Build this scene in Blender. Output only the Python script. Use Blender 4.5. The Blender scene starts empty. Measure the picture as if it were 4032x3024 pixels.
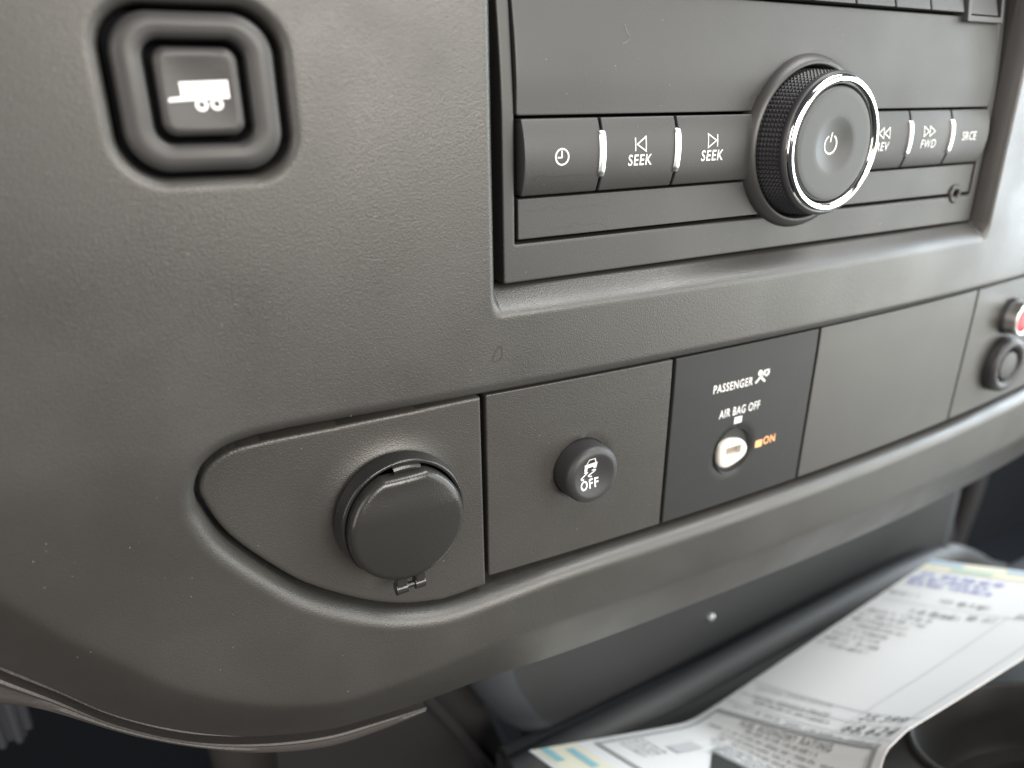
import bpy, math, random
import numpy as np
from mathutils import Matrix, Vector
random.seed(4); rng = np.random.default_rng(7)
MM = 0.001
scene = bpy.context.scene
COL = scene.collection

# ------------------------------------------------------------------ camera
cam_d = bpy.data.cameras.new("camera"); cam = bpy.data.objects.new("camera", cam_d); COL.objects.link(cam)
Rv = [Vector((0.87462507, -0.4846788, -0.01083749)), Vector((-0.18274157, -0.30889512, -0.93337523)),
      Vector((0.44903954, 0.81833384, -0.35873838))]
M = Matrix.Identity(4)
for i in range(3):
    M[i][0] = Rv[0][i]; M[i][1] = -Rv[1][i]; M[i][2] = -Rv[2][i]
M[0][3], M[1][3], M[2][3] = -0.08647, -0.15426, 0.02074
cam.matrix_world = M
cam_d.sensor_width = 36; cam_d.lens = 25.49
cam_d.clip_start = 0.005; cam_d.clip_end = 20
cam_d.dof.use_dof = True; cam_d.dof.focus_distance = 0.190; cam_d.dof.aperture_fstop = 8.8
scene.camera = cam

# ------------------------------------------------------------------ light (daylight through the cab windows, plus an added lamp over the paper)
w = bpy.data.worlds.new("World"); scene.world = w; w.use_nodes = True
w.node_tree.nodes["Background"].inputs[0].default_value = (0.88, 0.92, 1.0, 1)
w.node_tree.nodes["Background"].inputs[1].default_value = 0.065
def area(name, loc, target, sx, sy, power, col):
    d = bpy.data.lights.new(name, 'AREA'); d.shape = 'RECTANGLE'; d.size = sx; d.size_y = sy
    d.energy = power; d.color = col
    o = bpy.data.objects.new(name, d); COL.objects.link(o); o.location = loc
    o.rotation_euler = (Vector(target) - Vector(loc)).to_track_quat('-Z', 'Y').to_euler()
    return o
area("passenger_door_light", (1.10, -0.75, 0.0), (0.1, -0.05, -0.05), 0.95, 1.15, 16, (0.97, 0.99, 0.93))
area("passenger_window_light", (0.98, 0.05, 0.12), (0.1, -0.08, -0.05), 0.62, 0.62, 14, (0.80, 0.91, 1.0))
area("paper_fill_light", (0.55, -0.40, 0.90), (0.18, -0.02, -0.24), 0.8, 0.5, 14, (1.0, 0.99, 0.97))  # added overhead lamp, aimed down to brighten the paper sheet
area("cab_rear_light", (0.10, -1.30, 0.34), (0.0, 0, 0.0), 0.80, 0.50, 22, (1.0, 0.935, 0.86))
area("driver_door_light", (-0.85, -0.48, 0.15), (0.0, 0, 0.0), 0.5, 0.7, 4, (1.0, 0.92, 0.86))
scene.view_settings.view_transform = 'Standard'; scene.view_settings.look = 'None'
scene.view_settings.exposure = 0.0; scene.view_settings.gamma = 1.0
scene.cycles.max_bounces = 6; scene.cycles.diffuse_bounces = 3; scene.cycles.glossy_bounces = 3
scene.cycles.use_denoising = True

# ------------------------------------------------------------------ materials
def mat(name, col, rough=0.5, grain=0.0, gscale=1.3, spec=0.5, metal=0.0, emit=None, estr=0.0, smudge=0.0, var=0.0, coat=0.0):
    m = bpy.data.materials.new(name); m.use_nodes = True
    nt = m.node_tree; b = nt.nodes["Principled BSDF"]
    b.inputs["Base Color"].default_value = (*col, 1); b.inputs["Roughness"].default_value = rough
    b.inputs["Metallic"].default_value = metal; b.inputs["Specular IOR Level"].default_value = spec
    if coat: b.inputs["Coat Weight"].default_value = coat; b.inputs["Coat Roughness"].default_value = 0.15
    if emit: b.inputs["Emission Color"].default_value = (*emit, 1); b.inputs["Emission Strength"].default_value = estr
    if grain or smudge or var:
        tc = nt.nodes.new("ShaderNodeTexCoord"); mp = nt.nodes.new("ShaderNodeMapping")
        mp.inputs["Scale"].default_value = (1000, 1000, 1000)
        nt.links.new(tc.outputs["Object"], mp.inputs["Vector"])
    if grain:
        n1 = nt.nodes.new("ShaderNodeTexNoise"); n1.inputs["Scale"].default_value = gscale; n1.inputs["Detail"].default_value = 2.5
        n1.inputs["Roughness"].default_value = 0.55; n1.inputs["Distortion"].default_value = 0.6
        v1 = nt.nodes.new("ShaderNodeTexVoronoi"); v1.feature = 'SMOOTH_F1'; v1.inputs["Scale"].default_value = gscale * 0.9
        nt.links.new(mp.outputs[0], n1.inputs["Vector"]); nt.links.new(mp.outputs[0], v1.inputs["Vector"])
        ad = nt.nodes.new("ShaderNodeMath"); ad.operation = 'ADD'
        nt.links.new(n1.outputs["Fac"], ad.inputs[0]); nt.links.new(v1.outputs["Distance"], ad.inputs[1])
        bp = nt.nodes.new("ShaderNodeBump"); bp.inputs["Strength"].default_value = 1.0; bp.inputs["Distance"].default_value = grain * MM
        nt.links.new(ad.outputs[0], bp.inputs["Height"]); nt.links.new(bp.outputs[0], b.inputs["Normal"])
    if smudge:
        n2 = nt.nodes.new("ShaderNodeTexNoise"); n2.inputs["Scale"].default_value = 0.035; n2.inputs["Detail"].default_value = 5
        nt.links.new(mp.outputs[0], n2.inputs["Vector"])
        mr = nt.nodes.new("ShaderNodeMapRange"); mr.inputs["From Min"].default_value = 0.3; mr.inputs["From Max"].default_value = 0.7
        mr.inputs["To Min"].default_value = rough - smudge; mr.inputs["To Max"].default_value = rough + smudge
        nt.links.new(n2.outputs["Fac"], mr.inputs["Value"]); nt.links.new(mr.outputs[0], b.inputs["Roughness"])
    if var:
        n3 = nt.nodes.new("ShaderNodeTexNoise"); n3.inputs["Scale"].default_value = 0.09; n3.inputs["Detail"].default_value = 6
        nt.links.new(mp.outputs[0], n3.inputs["Vector"])
        mx = nt.nodes.new("ShaderNodeMix"); mx.data_type = 'RGBA'
        mx.inputs[6].default_value = (*[c * (1 - var) for c in col], 1); mx.inputs[7].default_value = (*[c * (1 + var) for c in col], 1)
        nt.links.new(n3.outputs["Fac"], mx.inputs[0]); nt.links.new(mx.outputs[2], b.inputs["Base Color"])
    return m
M_DASH = mat("dash_plastic", (0.047, 0.0452, 0.042), 0.40, 0.05, 3.1, 0.75, smudge=0.08, var=0.06)
M_PANEL = mat("panel_plastic", (0.046, 0.0437, 0.040), 0.42, 0.05, 3.1, 0.75, smudge=0.04, var=0.05)
M_RADIO = mat("radio_plastic", (0.035, 0.0342, 0.0338), 0.46, 0.016, 3.0, 0.6, smudge=0.06, var=0.07)
M_AIRBAG = mat("smooth_charcoal", (0.025, 0.026, 0.026), 0.50, 0.012, 2.5, 0.45, smudge=0.04)
M_RUBBER = mat("rubber_button", (0.034, 0.034, 0.036), 0.48, 0.012, 3.0, 0.5)
M_KNOB = mat("knob_black", (0.040, 0.040, 0.044), 0.42, 0.01, 3.0, 0.5)
M_CAPF = mat("knob_face", (0.052, 0.054, 0.055), 0.45, 0.012, 3.0, 0.5)
M_GLOSS = mat("satin_black", (0.028, 0.027, 0.0255), 0.24, 0.02, 2.4, 0.5)
M_COLLAR = mat("collar_black", (0.022, 0.021, 0.021), 0.20, 0.03, 1.6, 0.5)
M_DARK = mat("dark_void", (0.006, 0.006, 0.007), 0.8, spec=0.1)
M_CHROME = mat("chrome", (0.88, 0.88, 0.86), 0.10, metal=1.0)
M_SATIN = mat("satin_chrome", (0.92, 0.92, 0.90), 0.32, metal=1.0)
M_WHITE = mat("white_print", (0.88, 0.89, 0.88), 0.6, spec=0.2)
M_TRAIL = mat("trailer_print", (0.95, 0.95, 0.96), 0.6, spec=0.2, emit=(1, 1, 1), estr=0.0)
M_IVORY = mat("ivory_plastic", (0.72, 0.71, 0.65), 0.35, spec=0.5)
M_SLOT = mat("key_slot", (0.30, 0.25, 0.20), 0.6)
M_AMBER = mat("amber_lamp", (0.9, 0.45, 0.2), 0.5, emit=(1.0, 0.42, 0.16), estr=0.5)
M_RED = mat("red_button", (0.55, 0.03, 0.05), 0.3, spec=0.5, var=0.1)
M_PAPER = mat("paper", (0.84, 0.83, 0.81), 0.55, spec=0.2)
M_INK = mat("black_ink", (0.05, 0.055, 0.05), 0.6, spec=0.2)
M_GREYINK = mat("grey_ink", (0.36, 0.37, 0.36), 0.6, spec=0.2)
M_HAND = mat("pen_ink", (0.13, 0.135, 0.13), 0.6, spec=0.2)
M_PALEINK = mat("pale_ink", (0.60, 0.61, 0.61), 0.6, spec=0.2)
M_BLUEINK = mat("blue_ink", (0.30, 0.33, 0.62), 0.6, spec=0.2)
M_CREAM = mat("cream_print", (0.85, 0.81, 0.64), 0.6, spec=0.2)
M_TEAL = mat("teal_print", (0.32, 0.58, 0.64), 0.6, spec=0.2)
M_GREENP = mat("pale_green_print", (0.55, 0.70, 0.58), 0.6, spec=0.2)
M_PALEBLUE = mat("pale_blue_print", (0.48, 0.62, 0.74), 0.6, spec=0.2)
M_SLATE = mat("slate_plastic", (0.034, 0.0355, 0.037), 0.55, 0.03, 1.2, 0.4)
M_LIT_CORNER = mat("lit_corner_plastic", (0.050, 0.056, 0.063), 0.5, 0.03, 1.2, 0.5)  # paler, bluer slate: the highlight on the rounded corner is in the colour
M_CONSOLE = mat("console_plastic", (0.040, 0.041, 0.042), 0.45, 0.05, 1.2, 0.5)
M_CUP = mat("cup_holder_rubber", (0.022, 0.021, 0.020), 0.5, spec=0.35)
M_TRIM = mat("trim_plastic", (0.055, 0.050, 0.047), 0.48, 0.06, 1.3, 0.5, var=0.05)
M_CARPET = mat("carpet", (0.007, 0.008, 0.010), 0.9, 0.4, 0.5, 0.1)
M_FOOT = mat("footwell_plastic", (0.026, 0.025, 0.026), 0.45, 0.03, 1.0, 0.4)
M_PEDAL = mat("pedal_rubber", (0.045, 0.047, 0.055), 0.6, spec=0.3)
M_DUST = mat("dust_fleck", (0.45, 0.43, 0.40), 0.8, spec=0.1)
M_STAIN = mat("dried_drop", (0.05, 0.048, 0.045), 0.32, spec=0.4)

# ------------------------------------------------------------------ helpers (all lengths in mm)
ORIGIN = {}
def root_of(o):
    while o.parent: o = o.parent
    return o
def thing(name, label, cat, loc, group=None):
    o = bpy.data.objects.new(name, None); COL.objects.link(o); o.location = [c * MM for c in loc]
    o.empty_display_size = 0.01
    o['label'] = label; o['category'] = cat
    if group: o['group'] = group
    ORIGIN[o.name] = np.array(loc, float)
    return o
def obj(name, V, F, m, parent=None, smooth=True, sharp=35, label=None, loc=None):
    V = np.asarray(V, float)
    org = ORIGIN[root_of(parent).name] if parent else (np.array(loc, float) if loc is not None else np.zeros(3))
    me = bpy.data.meshes.new(name)
    me.from_pydata(((V - org) * MM).tolist(), [], [list(map(int, f)) for f in F]); me.update()
    if smooth:
        me.shade_smooth()
        if sharp: me.set_sharp_from_angle(angle=math.radians(sharp))
    me.materials.append(m)
    o = bpy.data.objects.new(name, me); COL.objects.link(o)
    if parent: o.parent = parent
    else:
        o.location = org * MM; ORIGIN[o.name] = org
    if label: o['label'] = label
    return o
def join(*parts):
    V, F, n = [], [], 0
    for v, f in parts:
        v = np.asarray(v, float)
        V.append(v); F += [[i + n for i in q] for q in f]; n += len(v)
    return np.concatenate(V), F
def base(x): return 0.3 * (x - 100.0) ** 2 / 1000.0
def sstep(t):
    t = np.clip(t, 0, 1); return t * t * (3 - 2 * t)
def catmull(P, n=8, closed=True):
    P = np.array(P, float); N = len(P); out = []
    for i in range(N if closed else N - 1):
        if closed: a, b, c, d = P[i - 1], P[i], P[(i + 1) % N], P[(i + 2) % N]
        else: a, b, c, d = P[max(i - 1, 0)], P[i], P[i + 1], P[min(i + 2, N - 1)]
        for k in range(n):
            t = k / n
            out.append(0.5 * ((2 * b) + (-a + c) * t + (2 * a - 5 * b + 4 * c - d) * t * t + (-a + 3 * b - 3 * c + d) * t ** 3))
    if not closed: out.append(P[-1])
    return np.array(out)
def poly_sd(P):
    P = np.array(P, float); Q = np.roll(P, -1, 0)
    def f(x, z):
        d2 = np.full(x.shape, 1e9); ins = np.zeros(x.shape, bool)
        for (ax, az), (bx, bz) in zip(P, Q):
            ex, ez = bx - ax, bz - az; L = ex * ex + ez * ez
            if L < 1e-12: continue
            t = np.clip(((x - ax) * ex + (z - az) * ez) / L, 0, 1)
            d2 = np.minimum(d2, (x - ax - t * ex) ** 2 + (z - az - t * ez) ** 2)
            if az != bz:
                c = ((az > z) != (bz > z)) & (x < (bx - ax) * (z - az) / (bz - az) + ax); ins ^= c
        d = np.sqrt(d2); return np.where(ins, d, -d)
    return f
def rrect_sd(x0, x1, z0, z1, r):
    cx, cz, hx, hz = (x0 + x1) / 2, (z0 + z1) / 2, (x1 - x0) / 2, (z1 - z0) / 2
    def f(x, z):
        qx, qz = np.abs(x - cx) - hx + r, np.abs(z - cz) - hz + r
        return -(np.minimum(np.maximum(qx, qz), 0) + np.hypot(np.maximum(qx, 0), np.maximum(qz, 0)) - r)
    return f
def hf(xs, zs, sdf, Yf, depth):
    """height field over a grid of (x, z), cut along sdf = 0, with a wall of the given depth along the cut"""
    xs, zs = np.asarray(xs, float), np.asarray(zs, float)
    X, Z = np.meshgrid(xs, zs); S = sdf(X, Z); S = np.where(np.abs(S) < 1e-6, -1e-6, S)
    nx, nz = len(xs), len(zs)
    P = S > 0; cnt = P[:-1, :-1].astype(int) + P[1:, :-1] + P[:-1, 1:] + P[1:, 1:]
    idx = np.arange(nx * nz).reshape(nz, nx)
    full = cnt == 4
    F = np.stack([idx[:-1, :-1][full], idx[:-1, 1:][full], idx[1:, 1:][full], idx[1:, :-1][full]], -1).tolist()
    ex = []; cache = {}; walls = []
    Xf, Zf, Sf = X.ravel(), Z.ravel(), S.ravel()
    def iso(a, b):
        k = (a, b) if a < b else (b, a)
        if k not in cache:
            t = Sf[a] / (Sf[a] - Sf[b]); cache[k] = nx * nz + len(ex)
            ex.append((Xf[a] + t * (Xf[b] - Xf[a]), Zf[a] + t * (Zf[b] - Zf[a])))
        return cache[k]
    for j, i in zip(*np.nonzero((cnt > 0) & (cnt < 4))):
        q = [idx[j, i], idx[j, i + 1], idx[j + 1, i + 1], idx[j + 1, i]]; out = []; isoset = set()
        for k in range(4):
            a, b = int(q[k]), int(q[(k + 1) % 4])
            if Sf[a] > 0: out.append(a)
            if (Sf[a] > 0) != (Sf[b] > 0): v = iso(a, b); out.append(v); isoset.add(v)
        if len(out) < 3: continue
        F.append(out)
        for k in range(len(out)):
            a, b = out[k], out[(k + 1) % len(out)]
            if a in isoset and b in isoset: walls.append((a, b))
    ex = np.array(ex).reshape(-1, 2)
    ax = np.concatenate([Xf, ex[:, 0]]); az = np.concatenate([Zf, ex[:, 1]])
    ay = Yf(ax, az); V = np.stack([ax, ay, az], -1)
    if depth and walls:
        n0 = len(V); bv = sorted({v for wl in walls for v in wl}); mp = {v: n0 + k for k, v in enumerate(bv)}
        back = V[bv].copy(); back[:, 1] += depth; V = np.concatenate([V, back])
        F += [[b, a, mp[a], mp[b]] for a, b in walls]
    used = np.zeros(len(V), bool)
    for f in F: used[f] = True
    rm = np.cumsum(used) - 1
    return V[used], [[int(rm[i]) for i in f] for f in F]
def lines(a, b, step, edges=(), fine=(0.02, 0.15, 0.3, 0.5, 0.8)):
    s = set(np.round(np.arange(a, b + 1e-6, step), 4)) | {round(b, 4)}
    for e in edges:
        for q in fine: s |= {round(e + q, 4), round(e - q, 4)}
        s.add(round(e, 4))
    s = sorted(v for v in s if a - 1.0 <= v <= b + 1.0); out = [s[0]]
    for v in s[1:]:
        if v - out[-1] > 0.04: out.append(v)
    return out
def slab(x0, x1, z0, z1, r, Yf, bev=0.35, depth=4.0, step=1.5, zstep=None, extra=None):
    sd0 = rrect_sd(x0, x1, z0, z1, r)
    sd = (lambda x, z: np.minimum(sd0(x, z), extra(x, z))) if extra else sd0
    def Y(x, z):
        d = np.clip(sd(x, z), 0, bev); return Yf(x, z) + bev * (1 - np.sqrt(np.clip(1 - (1 - d / bev) ** 2, 0, 1)))
    return hf(lines(x0 - .3, x1 + .3, step, (x0, x1)), lines(z0 - .3, z1 + .3, zstep or step, (z0, z1)), sd, Y, depth)
def lathe(prof, cx, cz, seg=96, ry=None):
    """profile [(r, y)] turned about the Y axis through (cx, cz)"""
    V, F = [], []; n = len(prof)
    for k in range(seg):
        a = 2 * math.pi * k / seg
        for r, y in prof: V.append((cx + r * math.cos(a), y, cz + r * math.sin(a)))
    for k in range(seg):
        k2 = (k + 1) % seg
        for i in range(n - 1):
            F.append([k * n + i, k * n + i + 1, k2 * n + i + 1, k2 * n + i])
    return np.array(V), F
def arc(cr, cy, r, a0, a1, n=8):
    return [(cr + r * math.cos(math.radians(a0 + (a1 - a0) * k / n)), cy + r * math.sin(math.radians(a0 + (a1 - a0) * k / n))) for k in range(n + 1)]
def tube(P, r, seg=10, caps=True):
    P = np.array(P, float); V, F = [], []
    R_ = np.broadcast_to(np.array(r, float), (len(P),))
    for i, p in enumerate(P):
        t = P[min(i + 1, len(P) - 1)] - P[max(i - 1, 0)]; t /= np.linalg.norm(t)
        u = np.cross(t, (0.13, 0.2, 1.0)); u /= np.linalg.norm(u); v = np.cross(t, u)
        for k in range(seg):
            a = 2 * math.pi * k / seg; V.append(p + R_[i] * (math.cos(a) * u + math.sin(a) * v))
    for i in range(len(P) - 1):
        for k in range(seg):
            k2 = (k + 1) % seg; F.append([i * seg + k, i * seg + k2, (i + 1) * seg + k2, (i + 1) * seg + k])
    if caps: F += [list(range(seg))[::-1], [(len(P) - 1) * seg + k for k in range(seg)]]
    return np.array(V), F
def loft(rows, closed=False):
    rows = [np.array(r, float) for r in rows]; n = len(rows[0]); V = np.concatenate(rows); F = []
    for i in range(len(rows) - 1):
        for k in range(n - 1 + closed):
            k2 = (k + 1) % n; F.append([i * n + k, i * n + k2, (i + 1) * n + k2, (i + 1) * n + k])
    return V, F
def rbox(c, s, b=0.5):
    """box with bevelled edges, centre c, size s"""
    import bmesh
    bm = bmesh.new(); bmesh.ops.create_cube(bm, size=1)
    for v in bm.verts: v.co = Vector((v.co.x * s[0] + c[0], v.co.y * s[1] + c[1], v.co.z * s[2] + c[2]))
    bmesh.ops.bevel(bm, geom=bm.edges[:], offset=b, segments=2, affect='EDGES')
    V = np.array([v.co[:] for v in bm.verts]); bm.verts.index_update(); F = [[v.index for v in f.verts] for f in bm.faces]
    bm.free(); return V, F
# flat print: 2-D shapes (verts2d, faces) laid on a surface
def ribbon(P, wd, closed=False):
    P = np.array(P, float); Q = []
    for i in range(len(P) if closed else len(P) - 1):
        a, b = P[i], P[(i + 1) % len(P)]; k = max(1, int(np.linalg.norm(b - a) / .5)); Q += [a + (b - a) * t / k for t in range(k)]
    if not closed: Q.append(P[-1])
    P = np.array(Q); n = len(P); L, Rr = [], []
    for i in range(n):
        a = P[(i - 1) % n] if (closed or i > 0) else None; b = P[(i + 1) % n] if (closed or i < n - 1) else None
        d1 = (P[i] - a) / np.linalg.norm(P[i] - a) if a is not None else None
        d2 = (b - P[i]) / np.linalg.norm(b - P[i]) if b is not None else None
        if d1 is None: d1 = d2
        if d2 is None: d2 = d1
        n1, n2 = np.array((-d1[1], d1[0])), np.array((-d2[1], d2[0])); m = n1 + n2
        m = m / np.linalg.norm(m); m = m / max(float(np.dot(m, n1)), 0.4)
        L.append(P[i] + m * wd / 2); Rr.append(P[i] - m * wd / 2)
    V = np.array(L + Rr); F = [[i, n + i, n + (i + 1) % n, (i + 1) % n] for i in range(n if closed else n - 1)]
    return V, F
def ring2(cx, cz, r0, r1, n=40, a0=0, a1=360):
    full = abs(a1 - a0) >= 360; k = n if full else n + 1
    A = [math.radians(a0 + (a1 - a0) * i / n) for i in range(k)]
    V = [(cx + r1 * math.cos(a), cz + r1 * math.sin(a)) for a in A] + [(cx + r0 * math.cos(a), cz + r0 * math.sin(a)) for a in A]
    return np.array(V), [[k + i, i, (i + 1) % k, k + (i + 1) % k] for i in range(n)]
def disc2(cx, cz, r, n=24):
    return np.array([(cx + r * math.cos(2 * math.pi * i / n), cz + r * math.sin(2 * math.pi * i / n)) for i in range(n)]), [list(range(n))]
def rect2(x0, x1, z0, z1, nx=1, nz=1):
    V = [(x0 + (x1 - x0) * i / nx, z0 + (z1 - z0) * j / nz) for j in range(nz + 1) for i in range(nx + 1)]
    return np.array(V), [[j * (nx + 1) + i, j * (nx + 1) + i + 1, (j + 1) * (nx + 1) + i + 1, (j + 1) * (nx + 1) + i] for j in range(nz) for i in range(nx)]
def text2(body, x0, x1, z0, z1, bold=0.0, shear=0.0):
    c = bpy.data.curves.new("txt", 'FONT'); c.body = body; c.size = 1; c.offset = bold; c.resolution_u = 4; c.space_character = 1.14; c.fill_mode = 'FRONT'
    o = bpy.data.objects.new("txt", c); COL.objects.link(o)
    dg = bpy.context.evaluated_depsgraph_get(); me = bpy.data.meshes.new_from_object(o.evaluated_get(dg))
    V = np.array([v.co[:2] for v in me.vertices]); F = [list(p.vertices) for p in me.polygons]
    bpy.data.objects.remove(o); bpy.data.curves.remove(c); bpy.data.meshes.remove(me)
    lo, hi = V.min(0), V.max(0); t = (V - lo) / (hi - lo)
    return np.stack([x0 + t[:, 0] * (x1 - x0) + shear * (t[:, 1] - .5) * (z1 - z0), z0 + t[:, 1] * (z1 - z0)], -1), F
def decal(name, shapes, Yf, m, parent, lift=0.06, label=None):
    vs = []
    for k, (v, f) in enumerate(shapes):
        v = np.asarray(v, float); y = Yf(v[:, 0], v[:, 1]) - lift - 0.004 * k
        vs.append((np.stack([v[:, 0], y, v[:, 1]], -1), f))
    V, F = join(*vs); return obj(name, V, F, m, parent, smooth=False, label=label)

# ------------------------------------------------------------------ the dash panel
RX0, RX1, RZ = -6.7, 191.2, -21.3                     # radio opening
radio_sd = lambda x, z: np.minimum(np.minimum(x - RX0, RX1 - x), z - RZ)
POCKET = np.concatenate([
    np.array([(345, -46.9), (200, -46.9), (60, -46.9), (0, -46.9), (-40, -46.9), (-58, -47.0)]),
    catmull([(-66, -47.4), (-72.8, -48.9), (-77.6, -52.4), (-79.9, -57.2), (-80.2, -61), (-79.4, -65.5), (-75.2, -75.8), (-64, -90.2),
             (-55.4, -97.9), (-43.5, -105.4), (-33.4, -109.6), (-22.4, -111.8), (-9.5, -111.3), (10, -109.8)], 6, closed=False),
    np.array([(30, -109.3), (100, -109.1), (345, -109.1)])])
pocket_sd = poly_sd(POCKET)
TX0, TX1, TZ0, TZ1 = -82.2, -51.4, 8.3, 38.4          # trailer switch recess
trail_sd = rrect_sd(TX0, TX1, TZ0, TZ1, 8.2)
OUTL = np.concatenate([np.array([(345, 100), (-165, 100), (-163, -10), (-153, -50), (-141, -82)]),
    catmull([(-127.8, -102.6), (-118.5, -113.0), (-107.6, -125.5), (-92.9, -137.0), (-76.2, -145.9), (-58.0, -151.2), (-44.5, -151.6), (-28, -150.4),
             (-3, -147.4), (33, -147.3), (96, -148.0), (180, -150.2)], 6, closed=False), np.array([(316, -154.2), (345, -155)])])
out_sd = poly_sd(OUTL)
def F0(x, z): return base(x) - 8.0 + 4.6 * sstep((-46.0 - z) / 52.0)
def rnd(d, r):                                         # rolled edge: 1 at the rim, 0 from r inwards
    t = np.clip(1 - d / r, 0, 1); return 1 - np.sqrt(np.clip(1 - t * t, 0, 1))
def dash_Y(x, z):
    y = F0(x, z)
    rr_ = 3.2 + 1.2 * sstep((-54.0 - z) / 14.0)
    y = y + rr_ * rnd(-pocket_sd(x, z) / rr_, 1.0)
    y = y + 2.0 * rnd(-trail_sd(x, z), 2.4)
    ds = np.maximum(RX0 - x, x - RX1); db = RZ - z
    ps = np.clip(1 - np.maximum(ds, 0) / 3.2, 0, 1) ** 2.3
    pb = np.clip(1 - np.maximum(db, 0) / 6.2, 0, 1); pb = pb * pb * (1.6 - 0.6 * pb)
    y = y + 6.4 * ps * pb
    d = out_sd(x, z); left = sstep((20 - x) / 90.0)
    W = 19.0 + 1.5 * left; D = 6.6 + 6.4 * left
    t = 1 - d / W; t = 0.5 * (t + np.sqrt(t * t + 0.004)); t = np.clip(t, 0, 1.2)
    y = y + D * (0.78 * t + 0.22 * t * t)
    return y
def dash_sdf(x, z):
    return np.minimum(np.minimum(out_sd(x, z), -pocket_sd(x, z)), np.minimum(-radio_sd(x, z), -trail_sd(x, z)))
xs = sorted(set(np.round(np.concatenate([np.arange(-158, -96, 1.0), np.arange(-96, -14, .5), np.arange(-14, -3, .3), np.arange(-3, 186, 1.2),
    np.arange(186, 197, .35), np.arange(197, 262, 1.5), np.arange(262, 346, 4)]), 3)))
zs = sorted(set(np.round(np.concatenate([np.arange(-157, 45, .5), np.arange(45, 99, 1.5)]), 3)))
V, F = hf(xs, zs, dash_sdf, dash_Y, 11.0)
dash = obj("dash_panel", V, F, M_DASH, None, True, 50, loc=(0, 0, -60))
dash['label'] = "large dark grey grained dash panel surrounding the radio and the switches"; dash['category'] = "dashboard"
# dark sheets added behind the openings so the gaps read as black
V, F = rbox((125, 20, -60), (400, 2, 110), 0.5)
obj("backing_sheet", V, F, M_DARK, dash)
V, F = rbox((125, 24, 45), (420, 2, 110), 0.5)
obj("backing_sheet", V, F, M_DARK, dash)
# dried water drop under the radio corner
st = catmull([(-8.6, -35.4), (-7.6, -34.4), (-7.0, -35.2), (-7.4, -37.6), (-9.6, -38.0), (-9.2, -36.4)], 5)
decal("water_mark", [ribbon(st, 0.18, True)], lambda x, z: F0(x, z), M_STAIN, dash, 0.07)

# ------------------------------------------------------------------ radio
radio = thing("radio", "dark grey car radio with a large chrome ringed knob and printed buttons", "radio", (93, 5, 12))
def face_Y(x, z): return 2.3 * np.clip((z - 18.0) / 27.0, 0, 2) ** 1.5 + 0 * x
KX, KZ = 95.9, 9.4
knob_cut = lambda x, z: np.hypot(x - KX, z - KZ) - 23.3
cut = rrect_sd(-0.5, 186.4, -10.9, 90, 0.4)
V, F = hf(lines(-4.2, 190.2, 2.2, (-3.7, 189.7, -.5, 186.4)), lines(-20.8, 75, 1.5, (-20.3, -10.9)),
          lambda x, z: np.minimum(np.minimum(rrect_sd(-3.7, 189.7, -20.3, 90, 0.6)(x, z), -cut(x, z)), knob_cut(x, z)),
          lambda x, z: face_Y(x, z) + 0.4 * rnd(rrect_sd(-3.7, 189.7, -20.3, 90, .6)(x, z), .4) + 0.5 * rnd(-cut(x, z), .55), 6)
obj("faceplate", V, F, M_RADIO, radio)
V, F = rbox((93, 9, 20), (196, 3, 105), .3); obj("housing", V, F, M_DARK, radio)
def disp_Y(x, z): return face_Y(x, z) - 0.25 - 0.5 * sstep((z - 18) / 10) * sstep((46 - z) / 14)
V, F = slab(0.0, 185.9, 18.5, 45.9, 0.5, disp_Y, .3, 5, 2.2, 1.2, knob_cut); obj("display_panel", V, F, M_RADIO, radio)
jack_cut = lambda x, z: np.hypot(x - 177.1, z + 10.2) - 3.3
V, F = slab(0.5, 185.4, -9.9, -0.2, 0.3, lambda x, z: 0.25 + 0 * x, .25, 5, 2.2, 1.2, lambda x, z: np.minimum(knob_cut(x, z), jack_cut(x, z)))
obj("lower_panel", V, F, M_RADIO, radio)
V, F = lathe([(1.45, 6), (1.45, 0.6)] + arc(2.35, .3, .9, 180, 360, 8) + [(3.3, .9), (3.3, 5)], 177.1, -10.2, 40); obj("aux_jack", V, F, M_RADIO, radio)
V, F = lathe([(0, 4), (1.5, 4)], 177.1, -10.2, 24); obj("jack_hole", V, F, M_DARK, radio)
def btn_Y(x, z):
    t = (z - 9.2) / 8.7; return -2.6 + 1.9 * t * t + 0 * x
BT = [(0.8, 22.3), (23.1, 46.1), (46.9, 80), (112, 141.9), (142.7, 163.8), (164.6, 185.6)]
btns = []
for k, (a, b) in enumerate(BT):
    V, F = slab(a, b, 0.5, 17.8, 0.3, btn_Y, .25, 6, 1.8, 0.7, knob_cut)
    if k == 5: V[:, 0] -= np.where(V[:, 0] > 180, (1 - np.clip((V[:, 2] - 0) / 18, 0, 1)) * 0.4, 0)
    btns.append(obj("button", V, F, M_RADIO, radio))
# chrome bars in the gaps
for x in (22.75, 46.5, 142.3, 164.2):
    zz = np.linspace(4.1, 14.8, 16); sec = [(-.95, 1.2), (-.95, -.15), (-.7, -.45), (0, -.6), (.7, -.45), (.95, -.15), (.95, 1.2)]
    rows = [[(x + sx, float(btn_Y(x, z)) - 0.1 + sy * (1 if 0 < i < 15 else .25), z) for sx, sy in sec] for i, z in enumerate(zz)]
    V, F = loft(rows); F += [list(range(len(sec)))[::-1], [len(V) - len(sec) + k for k in range(len(sec))]]
    obj("chrome_bar", V, F, M_SATIN, radio)
    V, F = slab(x - 1.45, x + 1.45, 3.5, 15.3, .3, lambda x_, z_: btn_Y(x_, z_) + .15, .1, 3, .6, .8); obj("bar_recess", V, F, M_DARK, radio)
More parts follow.
